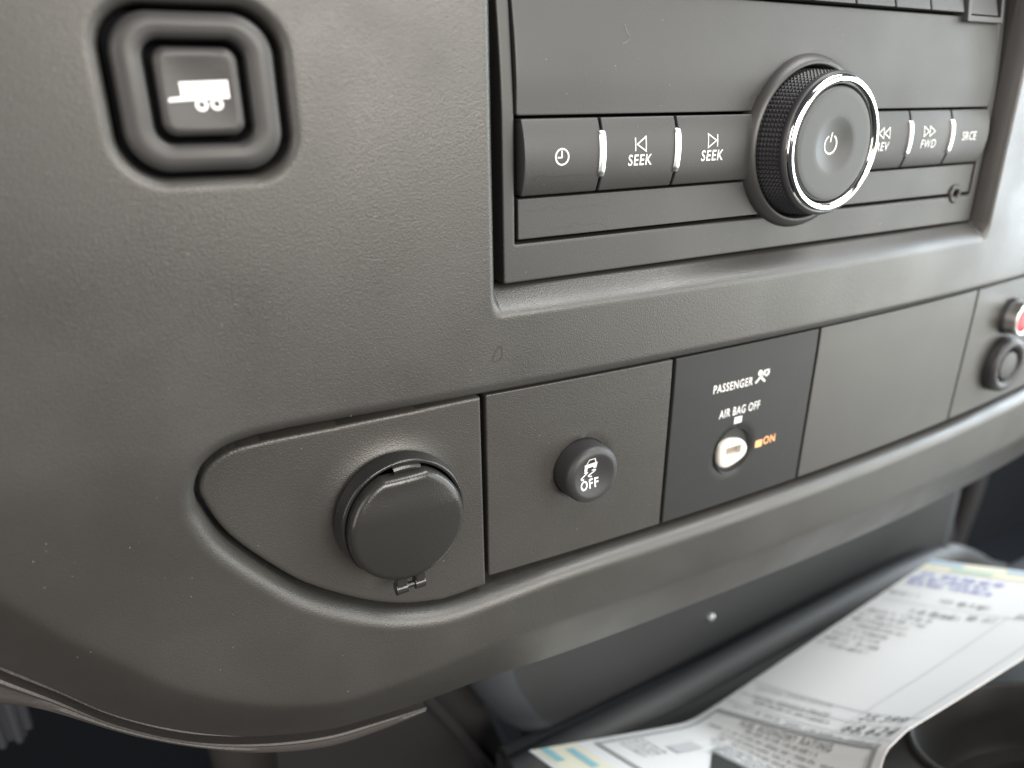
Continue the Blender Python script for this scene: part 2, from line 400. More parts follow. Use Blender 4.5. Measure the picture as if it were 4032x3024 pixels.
# prints
decal("clock_symbol", [ring2(11.0, 9.2, 1.62, 1.98), ribbon([(10.9, 10.6), (10.9, 9.05), (9.75, 9.05)], .30)], btn_Y, M_WHITE, btns[0], .13)
decal("track_symbol", [ribbon([(32.75, 12.9), (32.75, 9.7)], .34), ribbon([(33.3, 11.3), (36.1, 13.1), (36.1, 9.6)], .30, True)], btn_Y, M_WHITE, btns[1], .13)
decal("lettering", [text2("SEEK", 30.7, 38.2, 6.2, 8.9, 0.014)], btn_Y, M_WHITE, btns[1], .13)
decal("track_symbol", [ribbon([(60.15, 13.0), (60.15, 9.9)], .34), ribbon([(59.8, 11.45), (56.9, 13.15), (56.9, 9.75)], .30, True)], btn_Y, M_WHITE, btns[2], .13)
decal("lettering", [text2("SEEK", 54.8, 62.6, 6.3, 9.1, 0.014)], btn_Y, M_WHITE, btns[2], .13)
decal("track_symbol", [ribbon([(126.6, 11.4), (129.1, 13.0), (129.1, 9.9)], .28, True), ribbon([(129.4, 11.4), (131.9, 13.0), (131.9, 9.9)], .28, True)], btn_Y, M_WHITE, btns[3], .13)
decal("lettering", [text2("REV", 126.3, 132.2, 6.2, 8.8, 0.006)], btn_Y, M_WHITE, btns[3], .13)
decal("track_symbol", [ribbon([(151.8, 11.4), (149.2, 13.0), (149.2, 9.9)], .28, True), ribbon([(154.9, 11.4), (152.2, 13.0), (152.2, 9.9)], .28, True)], btn_Y, M_WHITE, btns[4], .13)
decal("lettering", [text2("FWD", 148.6, 156.2, 6.3, 8.9, 0.0)], btn_Y, M_WHITE, btns[4], .13)
decal("lettering", [text2("SRCE", 170.3, 178.0, 8.1, 10.8, 0.0)], btn_Y, M_WHITE, btns[5], .13)
M_MARK = mat("water_line", (0.030, 0.028, 0.027), 0.42, spec=0.6)
decal("water_mark", [ribbon(catmull([(1.9, -2.9), (7, -3.4), (9.7, -2.4), (12, -3.7), (16, -3.3), (18.6, -3.3), (22.7, -3.1), (27, -3.9)], 6, False), .22)], lambda x, z: 0.25 + 0 * x, M_MARK, radio, .03)
decal("water_mark", [ribbon(catmull([(9.5, -8.4), (12.3, -7.9), (15.3, -8.0), (16.6, -7.1), (19.4, -7.9), (23.2, -7.7), (26, -8.4), (27.2, -9.4)], 6, False), .2)], lambda x, z: 0.25 + 0 * x, M_MARK, radio, .03)
decal("water_mark", [ribbon(catmull([(3.6, 4.1), (5.0, 5.1), (8.8, 4.6), (14.6, 4.8), (21.0, 4.4)], 6, False), .2)], btn_Y, M_MARK, btns[0], .05)
# knob with its flange
V, F = lathe([(24.4, 2.0), (24.1, 0.2), (23.85, -0.6), (23.4, -1.5), (22.7, -2.2), (21.9, -2.75)] + arc(21.55, -2.3, .5, -70, -180, 5) + [(20.95, 6)], KX, KZ, 128)
obj("knob_flange", V, F, M_RADIO, radio)
knob = obj("volume_knob", *lathe([(20.2, 4), (20.2, -0.4), (19.9, -0.9), (19.2, -0.9), (19.2, 4)], KX, KZ, 96), M_KNOB, radio)
segs, rows_ = 96 * 4, 7 * 4
V, F = [], []
for j in range(rows_ + 1):
    y = -0.8 - 8.2 * j / rows_; r0 = 20.0 - 0.75 * j / rows_
    for i in range(segs):
        fx, fy = abs(((i / 4) % 1) - .5) * 2, abs(((j / 4) % 1) - .5) * 2
        h = 0.48 * (1 - max(fx, fy)); a = 2 * math.pi * i / segs
        V.append((KX + (r0 + h - .24) * math.cos(a), y, KZ + (r0 + h - .24) * math.sin(a)))
for j in range(rows_):
    for i in range(segs):
        i2 = (i + 1) % segs; F.append([j * segs + i, j * segs + i2, (j + 1) * segs + i2, (j + 1) * segs + i])
obj("knurled_grip", V, F, M_KNOB, knob, smooth=False)
V, F = lathe([(19.3, -8.9), (19.35, -9.3), (19.25, -10.0), (18.9, -10.45), (18.5, -10.6), (17.5, -10.6)], KX, KZ, 128); obj("grip_collar", V, F, M_KNOB, knob)
V, F = lathe([(18.65, -10.2)] + arc(17.25, -10.5, 1.42, 0, -180, 14) + [(15.75, -9.4)], KX, KZ, 128); obj("chrome_ring", V, F, M_CHROME, knob, sharp=0)
def cap_Y(x, z):
    r = np.hypot(x - KX, z - KZ); d = np.clip(1 - r / 7.3, 0, 1)
    return -11.35 + 1.45 * (1 - np.clip(r / 7.9, 0, 1) ** 2) ** 1.35 + 0.9 * np.clip((r - 14.6) / .95, 0, 1) ** 2
V, F = lathe([(r, float(cap_Y(KX + r, KZ))) for r in list(np.linspace(0, 6.9, 14)) + [7.2, 7.4, 7.7, 9, 11, 13, 14.6, 14.9, 15.2, 15.5]] + [(15.55, -8)], KX, KZ, 128)
obj("knob_cap", V, F, M_CAPF, knob, sharp=60)
decal("power_symbol", [ring2(KX - .3, KZ + .1, 2.25, 2.72, 40, 117, 423), ribbon([(KX - .3, KZ + 3.3), (KX - .3, KZ + .7)], .46)], cap_Y, M_WHITE, knob, .07)
# the row of keys above the display
def key_Y(x, z): return face_Y(x, z) - 1.6 + 0.10 * (z - 46) ** 1.2 + 0 * x if False else face_Y(x, z) - 1.7 + 0.16 * np.maximum(z - 46.4, 0)
kx = [4, 40.0, 77.0, 94.6, 112.4, 130.1, 147.1, 164.6]
for a, b in zip(kx[:-1], kx[1:]):
    V, F = slab(a + .3, b - .3, 46.7, 60, .4, key_Y, .45, 5, 1.5, 1.0); obj("key", V, F, M_CAPF, radio)
V, F = hf(lines(164.8, 185.4, 1, (165.2, 184.9, 166.9, 183.3)), lines(43.8, 60, 1, (44.2, 45.9)),
          lambda x, z: np.minimum(rrect_sd(165.2, 184.9, 44.2, 90, .4)(x, z), -rrect_sd(166.9, 183.3, 45.9, 90, .3)(x, z)),
          lambda x, z: face_Y(x, z) - 2.2 + .35 * rnd(rrect_sd(165.2, 184.9, 44.2, 90, .4)(x, z), .4), 5); obj("key_frame", V, F, M_CAPF, radio)
V, F = slab(167.4, 182.8, 46.4, 60, .4, key_Y, .4, 5, 1.2, 1.0); obj("key", V, F, M_CAPF, radio)

# ------------------------------------------------------------------ trailer switch
ts = thing("trailer_switch", "square dash button with a white trailer symbol in a rounded bezel", "switch", (-67, 0, 23))
TY = float(F0(np.array(-67.0), np.array(23.0)))
def bez_Y(x, z):
    q = rrect_sd(-80.8, -52.8, 9.5, 37.2, 7.5)(x, z); i = -rrect_sd(-75.4, -58.2, 14.6, 32.6, 3.2)(x, z)
    return F0(x, z) + 0.1 + 1.3 * rnd(q, 1.6) + 0.9 * rnd(i, 1.2) - 0.5 * np.clip(np.minimum(q, i) / 2.4, 0, 1) ** .7
V, F = hf(np.arange(-81.3, -52.2, .35), np.arange(9.0, 37.8, .35),
          lambda x, z: np.minimum(rrect_sd(-80.8, -52.8, 9.5, 37.2, 7.5)(x, z), -rrect_sd(-75.4, -58.2, 14.6, 32.6, 3.2)(x, z)), bez_Y, 9)
obj("bezel", V, F, M_RADIO, ts, sharp=60)
def tcap_Y(x, z):
    q = rrect_sd(-74.1, -59.4, 15.9, 31.4, 2.6)(x, z)
    return F0(x, z) + 0.2 + 1.5 * rnd(q, 1.7) + 0.7 * np.clip(1 - ((x + 66.75) / 7) ** 2, 0, 1) * np.clip(1 - ((z - 23.65) / 7.4) ** 2, 0, 1) - .35
V, F = hf(np.arange(-74.5, -58.9, .28), np.arange(15.5, 31.9, .28), rrect_sd(-74.1, -59.4, 15.9, 31.4, 2.6), tcap_Y, 8)
tcap = obj("button_cap", V, F, M_RADIO, ts, sharp=60)
body = np.array([(-72.4, 21.95), (-61.75, 22.55), (-61.75, 25.75), (-70.2, 25.4), (-70.1, 22.9), (-72.3, 22.65)])
decal("trailer_symbol", [(body, [[0, 1, 2, 3, 4, 5]]), ring2(-66.8, 21.45, .52, 1.15), ring2(-64.15, 21.6, .52, 1.15)], tcap_Y, M_TRAIL, tcap, .12)
V, F = rbox((-67, TY + 8, 23), (29, 2, 29), .4); obj("housing", V, F, M_DARK, ts)

# ------------------------------------------------------------------ power outlet on its leaf shaped panel
po = thing("power_outlet", "round capped power outlet on the leaf shaped panel, below the trailer switch", "power outlet", (-34, 5, -78))
LEAF = np.concatenate([catmull([(-63, -51.7), (-70.8, -52.6), (-76.0, -55.4), (-78.6, -59.6), (-78.4, -64.3), (-74.0, -74.9), (-62.9, -88.7), (-54.4, -96.2),
    (-42.8, -103.6), (-32.9, -107.7), (-22.3, -109.9)], 6, closed=False), np.array([(-10.1, -109.2), (-9.3, -108.9), (-9.3, -50.4), (-9.8, -50.0), (-27, -50.6), (-50, -51.3)])])
leaf_sd = poly_sd(LEAF)
OX, OZ = -34.0, -77.0
def leaf_Y(x, z):
    r = np.hypot(x - OX, z - OZ)
    return base(x) + .6 * rnd(leaf_sd(x, z), .7) - 1.1 * np.clip(1 - (r - 16.5) / 8.0, 0, 1) ** 3.2 * (.12 + .88 * sstep(.5 + .75 * np.cos(np.arctan2(z - OZ, x - OX) - 2.45)))
V, F = hf(lines(-79.2, -8.2, .6, (-9.3,)), lines(-110.6, -46.8, .6), lambda x, z: np.minimum(leaf_sd(x, z), np.hypot(x - OX, z - OZ) - 15.6), leaf_Y, 6)
obj("panel", V, F, M_PANEL, po, sharp=60)
yb = float(base(OX))
V, F = lathe([(17.0, yb - 3.2), (16.75, yb - 4.6), (16.55, yb - 6.0)] + arc(15.9, yb - 6.6, .6, 10, -170, 8) + [(15.1, yb - 4), (15.0, yb + 6)], OX, OZ + .4, 96)
obj("collar", V, F, M_COLLAR, po, sharp=60)
V, F = lathe([(0, yb + 3), (15.2, yb + 3)], OX, OZ + .4, 48); obj("socket_floor", V, F, M_DARK, po)
LZ = OZ - .5
lid_sd = lambda x, z: np.minimum(15.3 - np.hypot(x - OX, z - LZ), (LZ + 14.2 - z))
def lid_Y(x, z):
    q = lid_sd(x, z); r = np.hypot(x - OX, z - LZ)
    return yb - 11.4 + 1.3 * rnd(q, 1.8) + 1.3 * (r / 15.3) ** 2 + 0.5 * sstep((z - LZ - 4.0) / 7.5)
V, F = hf(np.arange(OX - 15.8, OX + 15.9, .45), np.arange(LZ - 15.8, LZ + 15.2, .45), lid_sd, lid_Y, 2.4)
lid = obj("cap", V, F, M_GLOSS, po, sharp=60)
A = [math.radians(a) for a in np.linspace(72, 99, 8)]
V, F = loft([[(OX + r * math.cos(a), y, OZ + .4 + r * math.sin(a)) for a in A] for r, y in ((13.2, yb - 7.2), (14.7, yb - 8.2), (15.3, yb - 7.9), (15.6, yb - 5.5))])
obj("latch_tab", V, F, M_GLOSS, lid)
hx, hz, hy = OX - .4, OZ - 18.7, yb - 8.0
hg = obj("hinge", *join(tube([(hx - 3.9, hy, hz), (hx - 3.6, hy, hz), (hx - .9, hy, hz)], 1.75, 20), rbox((hx - 2.4, hy - .3, hz + 1.9), (2.9, 2.2, 3.6), .25)), M_GLOSS, po)
V, F = join(tube([(hx + 1.3, hy, hz), (hx + 4.0, hy, hz)], 1.65, 20), rbox((hx + 2.7, hy - .3, hz + 1.9), (2.5, 2.1, 3.6), .25)); obj("hinge", V, F, M_GLOSS, po)
V, F = tube([(hx - 1.0, hy, hz), (hx + 1.5, hy, hz)], .8, 16); obj("hinge_pin", V, F, M_GLOSS, po)

# ------------------------------------------------------------------ the other strip panels
def strip_panel(a, b, m, parent, holes=None, bev=.35):
    V, F = slab(a, b, -107.0, -50.0, .5, lambda x, z: base(x) - .9 * 0 + .9 * np.clip((-60 - z) / 47, 0, 1), bev, 5, 1.6, 1.6, holes)
    return obj("panel", V, F, m, parent)
PY = lambda x, z: base(x) + .9 * np.clip((-60 - z) / 47, 0, 1)
sc = thing("stability_switch", "round black rubber button printed with a skidding car and OFF on a square panel", "switch", (22, 2, -78))
BX, BZ = 22.3, -78.4
by = float(base(BX))
strip_panel(-7.8, 53.1, M_PANEL, sc, lambda x, z: np.hypot(x - BX, z - BZ) - 9.25)
def off_Y(x, z):
    r = np.hypot(x - BX, z - BZ); t = np.clip(r / 6.9, 0, 1)
    return by - 6.4 + 1.25 * (1 - t * t) ** 1.3 + 2.2 * rnd(8.95 - np.minimum(r, 8.95), 2.6)
V, F = lathe([(r, float(off_Y(BX + r, BZ))) for r in list(np.linspace(0, 6.6, 16)) + [6.9, 7.3, 7.7, 8.1, 8.4, 8.65, 8.85, 8.95]] + [(9.0, by - 2), (9.0, by + 5)], BX, BZ, 80)
ob = obj("button", V, F, M_RUBBER, sc, sharp=60)
decal("car_symbol", [ribbon([(19.55, -74.35), (20.35, -72.75), (22.35, -72.75), (22.95, -74.25)], .26),
    (np.array([(19.0, -74.15), (23.45, -74.15), (23.35, -76.15), (22.35, -76.15), (22.35, -75.55), (20.15, -75.55), (20.15, -76.5), (19.15, -76.5)]), [[0, 7, 6, 5], [0, 5, 4, 1], [1, 4, 3, 2]]),
    ribbon(catmull([(19.1, -76.85), (20.35, -77.0), (19.6, -77.6), (18.1, -78.35), (18.3, -78.85), (19.15, -78.95)], 5, False), .34),
    ribbon(catmull([(21.9, -76.75), (23.15, -76.8), (22.4, -77.5), (20.9, -78.15), (21.2, -78.6), (22.1, -78.75)], 5, False), .34)], off_Y, M_WHITE, ob, .07)
decal("lettering", [text2("OFF", 17.8, 24.2, -82.3, -79.4, 0.014)], off_Y, M_WHITE, ob, .07)
V, F = lathe([(0, by + 4), (9.6, by + 4)], BX, BZ, 40); obj("housing", V, F, M_DARK, sc)

ab = thing("airbag_switch", "smooth dark panel lettered PASSENGER AIR BAG OFF with a white key switch", "switch", (85, 0, -78))
strip_panel(54.3, 115.75, M_AIRBAG, ab, lambda x, z: np.hypot(x - 81.9, z + 87.2) - 8.4)
decal("lettering", [text2("PASSENGER", 70.3, 87.0, -64.6, -61.7, 0.012), text2("AIR BAG OFF", 74.0, 91.7, -74.0, -71.0, 0.010)], PY, M_WHITE, ab)
decal("airbag_symbol", [disc2(90.0, -61.0, 1.0), ribbon([(88.3, -64.3), (90.2, -62.6), (91.0, -63.0), (92.6, -64.4)], .75),
    ring2(93.0, -61.4, .75, 1.2), ribbon([(91.0, -62.4), (92.0, -60.2)], .45), ribbon([(92.9, -62.8), (94.0, -60.2)], .3)], PY, M_WHITE, ab)
decal("indicator_window", [rect2(80.9, 84.2, -77.2, -74.9)], PY, M_WHITE, ab)
decal("indicator_lamp", [rect2(92.2, 95.3, -88.7, -86.1)], PY, M_AMBER, ab)
decal("lit_lettering", [text2("ON", 95.9, 101.4, -88.4, -85.4, 0.012)], PY, M_AMBER, ab)
ay = float(PY(np.array(81.9), np.array(-87.2)))
kl = obj("key_lock", *lathe([(8.5, ay + 3), (8.4, ay + .1), (8.2, ay - .25), (7.9, ay + .1), (7.6, ay + 1.2), (7.5, ay + 1.0), (0, ay + 1.0)], 81.9, -87.2, 64), M_AIRBAG, ab)
KEY = catmull([(75.6, -84.4), (78.6, -82.6), (82.5, -82.9), (86.0, -84.2), (88.2, -87.3), (87.0, -90.4), (83.2, -92.2), (79.4, -92.9), (76.3, -91.6), (75.2, -88.2)], 5)
key_sd = poly_sd(KEY); slot_sd = rrect_sd(78.0, 84.7, -88.2, -85.2, .3)
V, F = hf(np.arange(74.6, 89, .35), np.arange(-93.6, -81.9, .35), lambda x, z: np.minimum(key_sd(x, z), -slot_sd(x, z)),
          lambda x, z: ay - .8 + 1.0 * rnd(key_sd(x, z), 1.1), 2.2); rot = obj("key_rotor", V, F, M_IVORY, kl, sharp=60)
V, F = rbox((81.35, ay + 1.2, -86.7), (6.9, 1, 3.2), .1); obj("key_slot", V, F, M_SLOT, kl)

bp = thing("blank_panel", "plain blank dash panel between the airbag switch and the red button panel", "panel", (165, 2, -78))
strip_panel(116.85, 212.9, M_PANEL, bp)

rp = thing("button_panel", "dash panel at the right edge with a red button above a black ringed knob", "panel", (245, 6, -78))
strip_panel(214.1, 300.0, M_PANEL, rp)
ry = float(base(246))
V, F = lathe([(7.9, ry + 1), (7.9, ry - 1.5), (7.5, ry - 2.2), (6.6, ry - 2.4)], 245.6, -66.0, 48); obj("button_collar", V, F, M_KNOB, rp)
V, F = lathe([(7.2, ry - 2), (7.1, ry - 6.0)] + arc(6.5, ry - 6.4, .6, 10, -160, 6) + [(5.7, ry - 6)], 245.6, -66.0, 48); rr = obj("red_button", V, F, M_SATIN, rp)
V, F = lathe([(6.2, ry - 6.2), (5.0, ry - 6.7), (3, ry - 7.0), (0, ry - 7.1)], 245.6, -66.0, 40); obj("button_face", V, F, M_RED, rr)
V, F = lathe([(12.4, ry + 1), (12.3, ry - 2.5)] + arc(9.8, ry - 3.0, 2.4, 10, -170, 10) + [(7.3, ry - .5), (7.0, ry + 1)], 246.0, -87.5, 64); kn = obj("knob_ring", V, F, M_RUBBER, rp)
V, F = lathe([(7.0, ry + 1), (6.6, ry - 3.5), (6.0, ry - 4.6), (4, ry - 5.0), (0, ry - 5.1)], 246.0, -87.5, 48); obj("push_knob", V, F, M_CAPF, kn)

# ------------------------------------------------------------------ knee trim under the dash panel
top = catmull([(-146, -86), (-137, -95.5), (-128.8, -105.9), (-119.3, -116.2), (-108.3, -128.6), (-93.6, -140.3), (-76.7, -148.8), (-57.8, -154.4), (-42, -155.6), (-26.1, -156.2)], 6, False)
bot = catmull([(-150, -110), (-140, -112.5), (-130.8, -115.5), (-122.1, -120.3), (-104.0, -136.2), (-88.4, -147.0), (-74, -155), (-57, -160.4), (-42, -160.9), (-26.1, -159.4)], 6, False)
rows = []
for t, y, push in ((0.0, 13, 9), (0.0, 8, 0), (0.0, 5.6, 0), (0.03, 4.6, .3), (.10, 4.2, .2), (.2, 4.6, 0), (.26, 5.4, 0), (.34, 5.6, 0), (.55, 5.2, 0), (.8, 5.6, 0), (1.0, 7.5, 0), (1.0, 16, 2.5)):
    P = top * (1 - t) + bot * t
    rows.append([(p[0], float(base(p[0])) + 5.0 + y, p[1] + (push if t < .5 else 0)) for p in P])
V, F = loft(rows[::-1]); V2, F2 = V, F + [[len(top) * i + len(top) - 1 for i in range(len(rows))]]
kt = obj("knee_trim", V2, F2, M_TRIM, None, True, 40, loc=(-90, 12, -135))
kt['label'] = "curved grey trim strip with a raised bead under the lower left of the dash panel"; kt['category'] = "trim"

# ------------------------------------------------------------------ console, lower dash and footwell
TANP = 0.466
def con(x, wv, up=0.0):                                 # console top: sloping plane, w towards the driver is negative
    c, s = math.cos(math.radians(25)), math.sin(math.radians(25))
    return np.array([x, 50 + wv * c + up * s, -279 - wv * s + up * c])
co = thing("console", "dark engine cover console with a round cup holder below the radio", "console", (200, 20, -300))
CX, CW, CR = 214.0, -121.0, 47.0
cxs, cws = lines(20, 460, 6, ()), lines(-190, 6, 4, ())
V, F = hf(np.arange(20, 461, 4.0), np.arange(-200, 7, 3.0), lambda x, z: np.minimum(rrect_sd(22, 458, -198, 5, 8)(x, z), np.hypot(x - CX, z - CW) - CR),
          lambda x, z: 4 * rnd(rrect_sd(22, 458, -198, 5, 8)(x, z), 8), 40)
V = np.array([con(x, z, -y) for x, y, z in V]); obj("top_panel", V, F, M_CONSOLE, co)
def clathe(prof, cx, cw, seg=72):
    V, F = lathe(prof, cx, cw, seg); return np.array([con(x, z, -y) for x, y, z in V]), F
cup = obj("cup_holder", *clathe([(CR + 3.5, .5), (CR + 2.8, -1.2), (CR + 1.2, -1.9), (CR - .4, -1.2), (CR - 1.0, 1), (CR - 3, 22), (CR - 5, 26), (34, 27), (33, 30), (31, 70), (0, 71)], CX, CW), M_CUP, co)
V, F = clathe(arc(CR + 1.0, -1.6, 1.5, 30, -210, 8), CX, CW); obj("cup_rim", V, F, M_CONSOLE, cup)
rid = [(x, 62 + dy * 1.0, z) for x, dy, z in [(30, 0, -266), (80, 0, -264), (120, 0, -263), (170, 0, -260), (230, 0, -257), (300, 0, -255), (350, 0, -258)]]
V, F = tube(catmull(rid, 5, False), 7.5, 16); obj("ridge", V, F, M_SLATE, co)
V, F = rbox((195, 75, -320), (330, 12, 110), 3); obj("rear_face", V, F, M_SLATE, co)
V, F = tube(catmull([(400, 100, -318), (419, 100, -308), (438, 100, -309), (456, 100, -317), (480, 100, -331), (505, 100, -347), (565, 100, -376)], 6, False), 10, 14); obj("end_hoop", V, F, M_CUP, co)

lw = thing("lower_dash", "dark slate panel recessed under the dash lip, behind the paper sticker", "panel", (180, 90, -210))
rows = []
for z in np.linspace(-130, -300, 24):
    xl = np.interp(z, [-300, -271, -255, -231, -219, -130], [62, 46, 33, 21, 18, 6]); sec = []
    for a in np.linspace(200, 270, 10): sec.append((xl + 20 + 20 * math.cos(math.radians(a)), 95 + 20 * math.sin(math.radians(a)), z))
    for x in np.linspace(xl + 26, 375, 12): sec.append((x, 75 + 0.02 * (x - xl) * 0, z))
    for a in (0, 30, 60, 90): sec.append((375 + 25 * math.sin(math.radians(a)), 100 - 25 * math.cos(math.radians(a)), z))
    sec.append((400, 180, z)); rows.append(sec)
V, F = loft([r[9:] for r in rows]); obj("wall_panel", V, F, M_SLATE, lw)
V, F = loft([r[:10] for r in rows]); obj("lit_corner", V, F, M_LIT_CORNER, lw)  # rounded end of the same wall, with its highlight painted in
V, F = lathe([(2.2, 75.5), (2.1, 74.2), (1.4, 73.2), (0, 72.9)], 159.8, -238, 20); obj("screw_head", V, F, M_SATIN, lw)

fw = thing("footwell_trim", "dark slanted side trim in the footwell left of the slate panel", "trim", (20, 120, -300))
V, F = loft([[(-60, 118, -215), (-72, 118, -430)], [(-6, 108, -215), (38, 108, -430)], [(22, 104, -215), (88, 104, -430)], [(25, 112, -215), (92, 112, -430)], [(30, 150, -215), (100, 150, -430)]])
obj("side_panel", V, F, M_FOOT, fw)
V, F = tube([(-4, 106, -225), (20, 104, -270), (66, 102, -365)], 3.0, 10); obj("edge_bead", V, F, M_FOOT, fw)
V, F = tube([(-30, 122, -200), (-29, 122, -330)], 5, 12); obj("seam_tube", V, F, M_DARK, fw)
cl = thing("steering_shaft_cover", "dull brown grey tubular cover behind the knee trim", "cover", (-55, 200, -300))
V, F = tube([(-70, 190, -215), (-66, 200, -330), (-62, 210, -460)], 24, 24); obj("tube", V, F, M_TRIM, cl)
pd = thing("pedal", "ribbed grey pedal pad at the lower left corner", "pedal", (-190, 200, -255))
V, F = rbox((-198, 208, -252), (66, 10, 38), 3); obj("pad", V, F, M_PEDAL, pd)
for k in range(9): V, F = rbox((-226 + 7 * k, 201.5, -252), (3.2, 4, 35), .8); obj("rib", V, F, M_PEDAL, pd)
V, F = tube([(-190, 214, -250), (-188, 240, -150), (-186, 260, -40)], 7, 12); obj("pedal_arm", V, F, M_DARK, pd)

fl = obj("floor", *rbox((150, 500, -520), (2400, 2200, 6), 1), M_CARPET, None, loc=(150, 500, -520)); fl['kind'] = "structure"
bw = obj("firewall", *rbox((300, 640, -260), (2200, 8, 700), 1), M_CARPET, None, loc=(300, 640, -260)); bw['kind'] = "structure"
dp = thing("door_trim", "glossy dark passenger side trim with two pale upright ribs at the right edge", "trim", (640, 240, -380))
V, F = rbox((800, 260, -380), (360, 8, 420), 3); obj("trim_panel", V, F, M_CARPET, dp)
V, F = tube([(640, 236, -330), (655, 236, -380), (690, 238, -450)], 16, 16); obj("upright_rib", V, F, M_FOOT, dp)
V, F = tube([(735, 236, -330), (728, 236, -400), (715, 238, -480)], 13, 16); obj("upright_rib", V, F, M_FOOT, dp)

# ------------------------------------------------------------------ the paper price sticker
def pleft(u):
    a0 = np.array([32, 50, -240.]); a1 = np.array([126, 50, -273.]); a2 = np.array([316, 50, -240.])
    L0 = np.linalg.norm(a1 - a0); d0 = (a1 - a0) / L0; d1 = (a2 - a1) / np.linalg.norm(a2 - a1)
    s = u - L0; k = 0.5 * (s + math.sqrt(s * s + 49.0)); return a0 + d0 * (u - k) + d1 * k
def paper(u, v):
    vs = (np.arange(12) + .5) / 12 * v
    a0 = np.interp(u, [0, 92, 112, 160, 200, 292], [25, 25, 31.5, 29, 27, 24]); c = np.interp(u, [0, 95, 125, 292], [0, 0, 14, 14])
    a = np.radians(a0 + c * np.clip((vs - 50) / 58, 0, 1.3) ** 1.5)
    return pleft(u) + np.array([0, -np.cos(a).sum(), np.sin(a).sum()]) * v / 12
UP = np.array([0, .42, .907])
pp = thing("price_sticker", "long white printed price sheet with handwritten figures lying creased on the console", "paper", (180, 10, -235))
us, vs = np.linspace(0, 292, 96), np.linspace(0, 107, 28)
Vt = np.array([paper(u, v) for u in us for v in vs]); nv = len(vs)
Ft = [[i * nv + k, i * nv + k + 1, (i + 1) * nv + k + 1, (i + 1) * nv + k] for i in range(95) for k in range(nv - 1)]
n = len(Vt); rim = [k for k in range(nv)] + [i * nv + nv - 1 for i in range(1, 96)] + [95 * nv + k for k in range(nv - 2, -1, -1)] + [i * nv for i in range(94, 0, -1)]
V = np.concatenate([Vt, Vt - UP * .35]); F = [f[::-1] for f in Ft] + [[q + n for q in f] for f in Ft] + [[a, b, b + n, a + n] for a, b in zip(rim, rim[1:] + rim[:1])]
obj("sheet", V, F, M_PAPER, pp)
def print_on(name, shapes, m, lift=.35):
    vs_ = []
    for k, (v, f) in enumerate(shapes):
        v = np.asarray(v, float); vs_.append((np.array([paper(q[1], q[0]) + UP * (lift + .02 * (k % 5)) for q in v]), f))
    V, F = join(*vs_); obj(name, V, F, m, pp, smooth=False)
def words(v0, v1, u0, u1, h, dens=.85):
    out = []; v = v0
    while v < v1:
        wl = min(random.uniform(3, 9), v1 - v)
        t = (v + wl / 2 - v0) / max(v1 - v0, 1); uu = u0 + (u1 - u0) * t; q = v
        while q < v + wl:
            lw_ = random.uniform(.7, 1.3)
            if random.random() < dens: out.append(rect2(q, q + lw_ * .75, uu + random.uniform(0, .25) * h, uu + h * random.uniform(.7, 1.0)))
            q += lw_
        v += wl + 1.6
    return out
def rule(v0, v1, u0, u1, wd): return rect2(v0, v1, 0, wd, 16, 1)[0] * [1, 0] + np.stack([np.zeros(34), np.concatenate([np.linspace(u0, u1, 17), np.linspace(u0, u1, 17) + wd])], -1), rect2(0, 1, 0, 1, 16, 1)[1]
print_on("colour_border", [rect2(.6, 106.4, 279, 290.5, 14, 3)], M_CREAM, .15)
print_on("colour_border", [rect2(.6, 106.4, 2.5, 25, 14, 4)], M_CREAM, .15)
for q in ((18, 42, 280.5, 285), (66, 88, 280.5, 285)): print_on("colour_patch", [rect2(*q, 6, 1)], M_GREENP, .3)
for q in ((.6, 22, 286.5, 290.5), (46, 70, 286.5, 290.5)): print_on("colour_patch", [rect2(*q, 6, 1)], M_PALEBLUE, .3)
for q in ((.8, 17, 5, 9.5), (6, 28, 16, 20.5), (36, 54, 16, 20.5), (34, 52, 5, 9.5)): print_on("colour_patch", [rect2(*q, 6, 1)], M_TEAL, .3)
print_on("blue_lettering", words(5, 54, 272, 270, 4.2) + words(3, 50, 266, 264.5, 4.2) + words(5, 54, 260.5, 259, 4.2), M_BLUEINK)
print_on("written_row", words(3, 21, 248, 246, 4.5, .6) + words(35, 61, 245, 244, 5.5, .7) + words(28, 55, 230, 229.5, 6, .8) + words(57, 71, 232, 231.5, 6, .8) + words(78, 100, 239, 237, 6, .7), M_GREYINK)
blk = []
for i in range(8): blk += words(4, random.uniform(34, 46), 226 - 5.6 * i, 224 - 5.6 * i, 3.0, .7)
print_on("text_block", blk, M_GREYINK)
print_on("rule", [rule(3, 106, 142, 136, .6), rule(3, 106, 131.5, 127.5, .6), rule(3, 106, 123, 117.5, .6), rect2(74.6, 75.2, 121, 241, 1, 30), rect2(99.6, 100.3, 30, 280, 1, 60), rule(3, 100, 241, 239, .5)], M_PALEINK, .3)
print_on("row_lettering", [text2("ADDITIONAL OPTIONS SUBTOTAL", 9, 58, 136.6, 139.2, 0), text2("TOTAL VEHICLE PRICE", 14, 62, 128.6, 132.0, .02)], M_GREYINK)
print_on("row_text", words(18, 66, 125.6, 124, 2.2, .8) + words(12, 98, 119, 113.8, 1.9, .8), M_GREYINK)
print_on("handwriting", [text2("25,399", 77, 99, 130.6, 136.6, .0, .25), text2("68,624", 77, 103, 119.6, 126.8, .0, .25)], M_HAND, .4)
print_on("box_frame", [rect2(4.5, 103, 112.6, 115.2, 24, 1), rect2(4.5, 6.6, 36, 112.6, 1, 24), rect2(100.8, 103, 36, 112.6, 1, 24), rect2(4.5, 103, 33.6, 36, 24, 1)], M_GREYINK, .3)
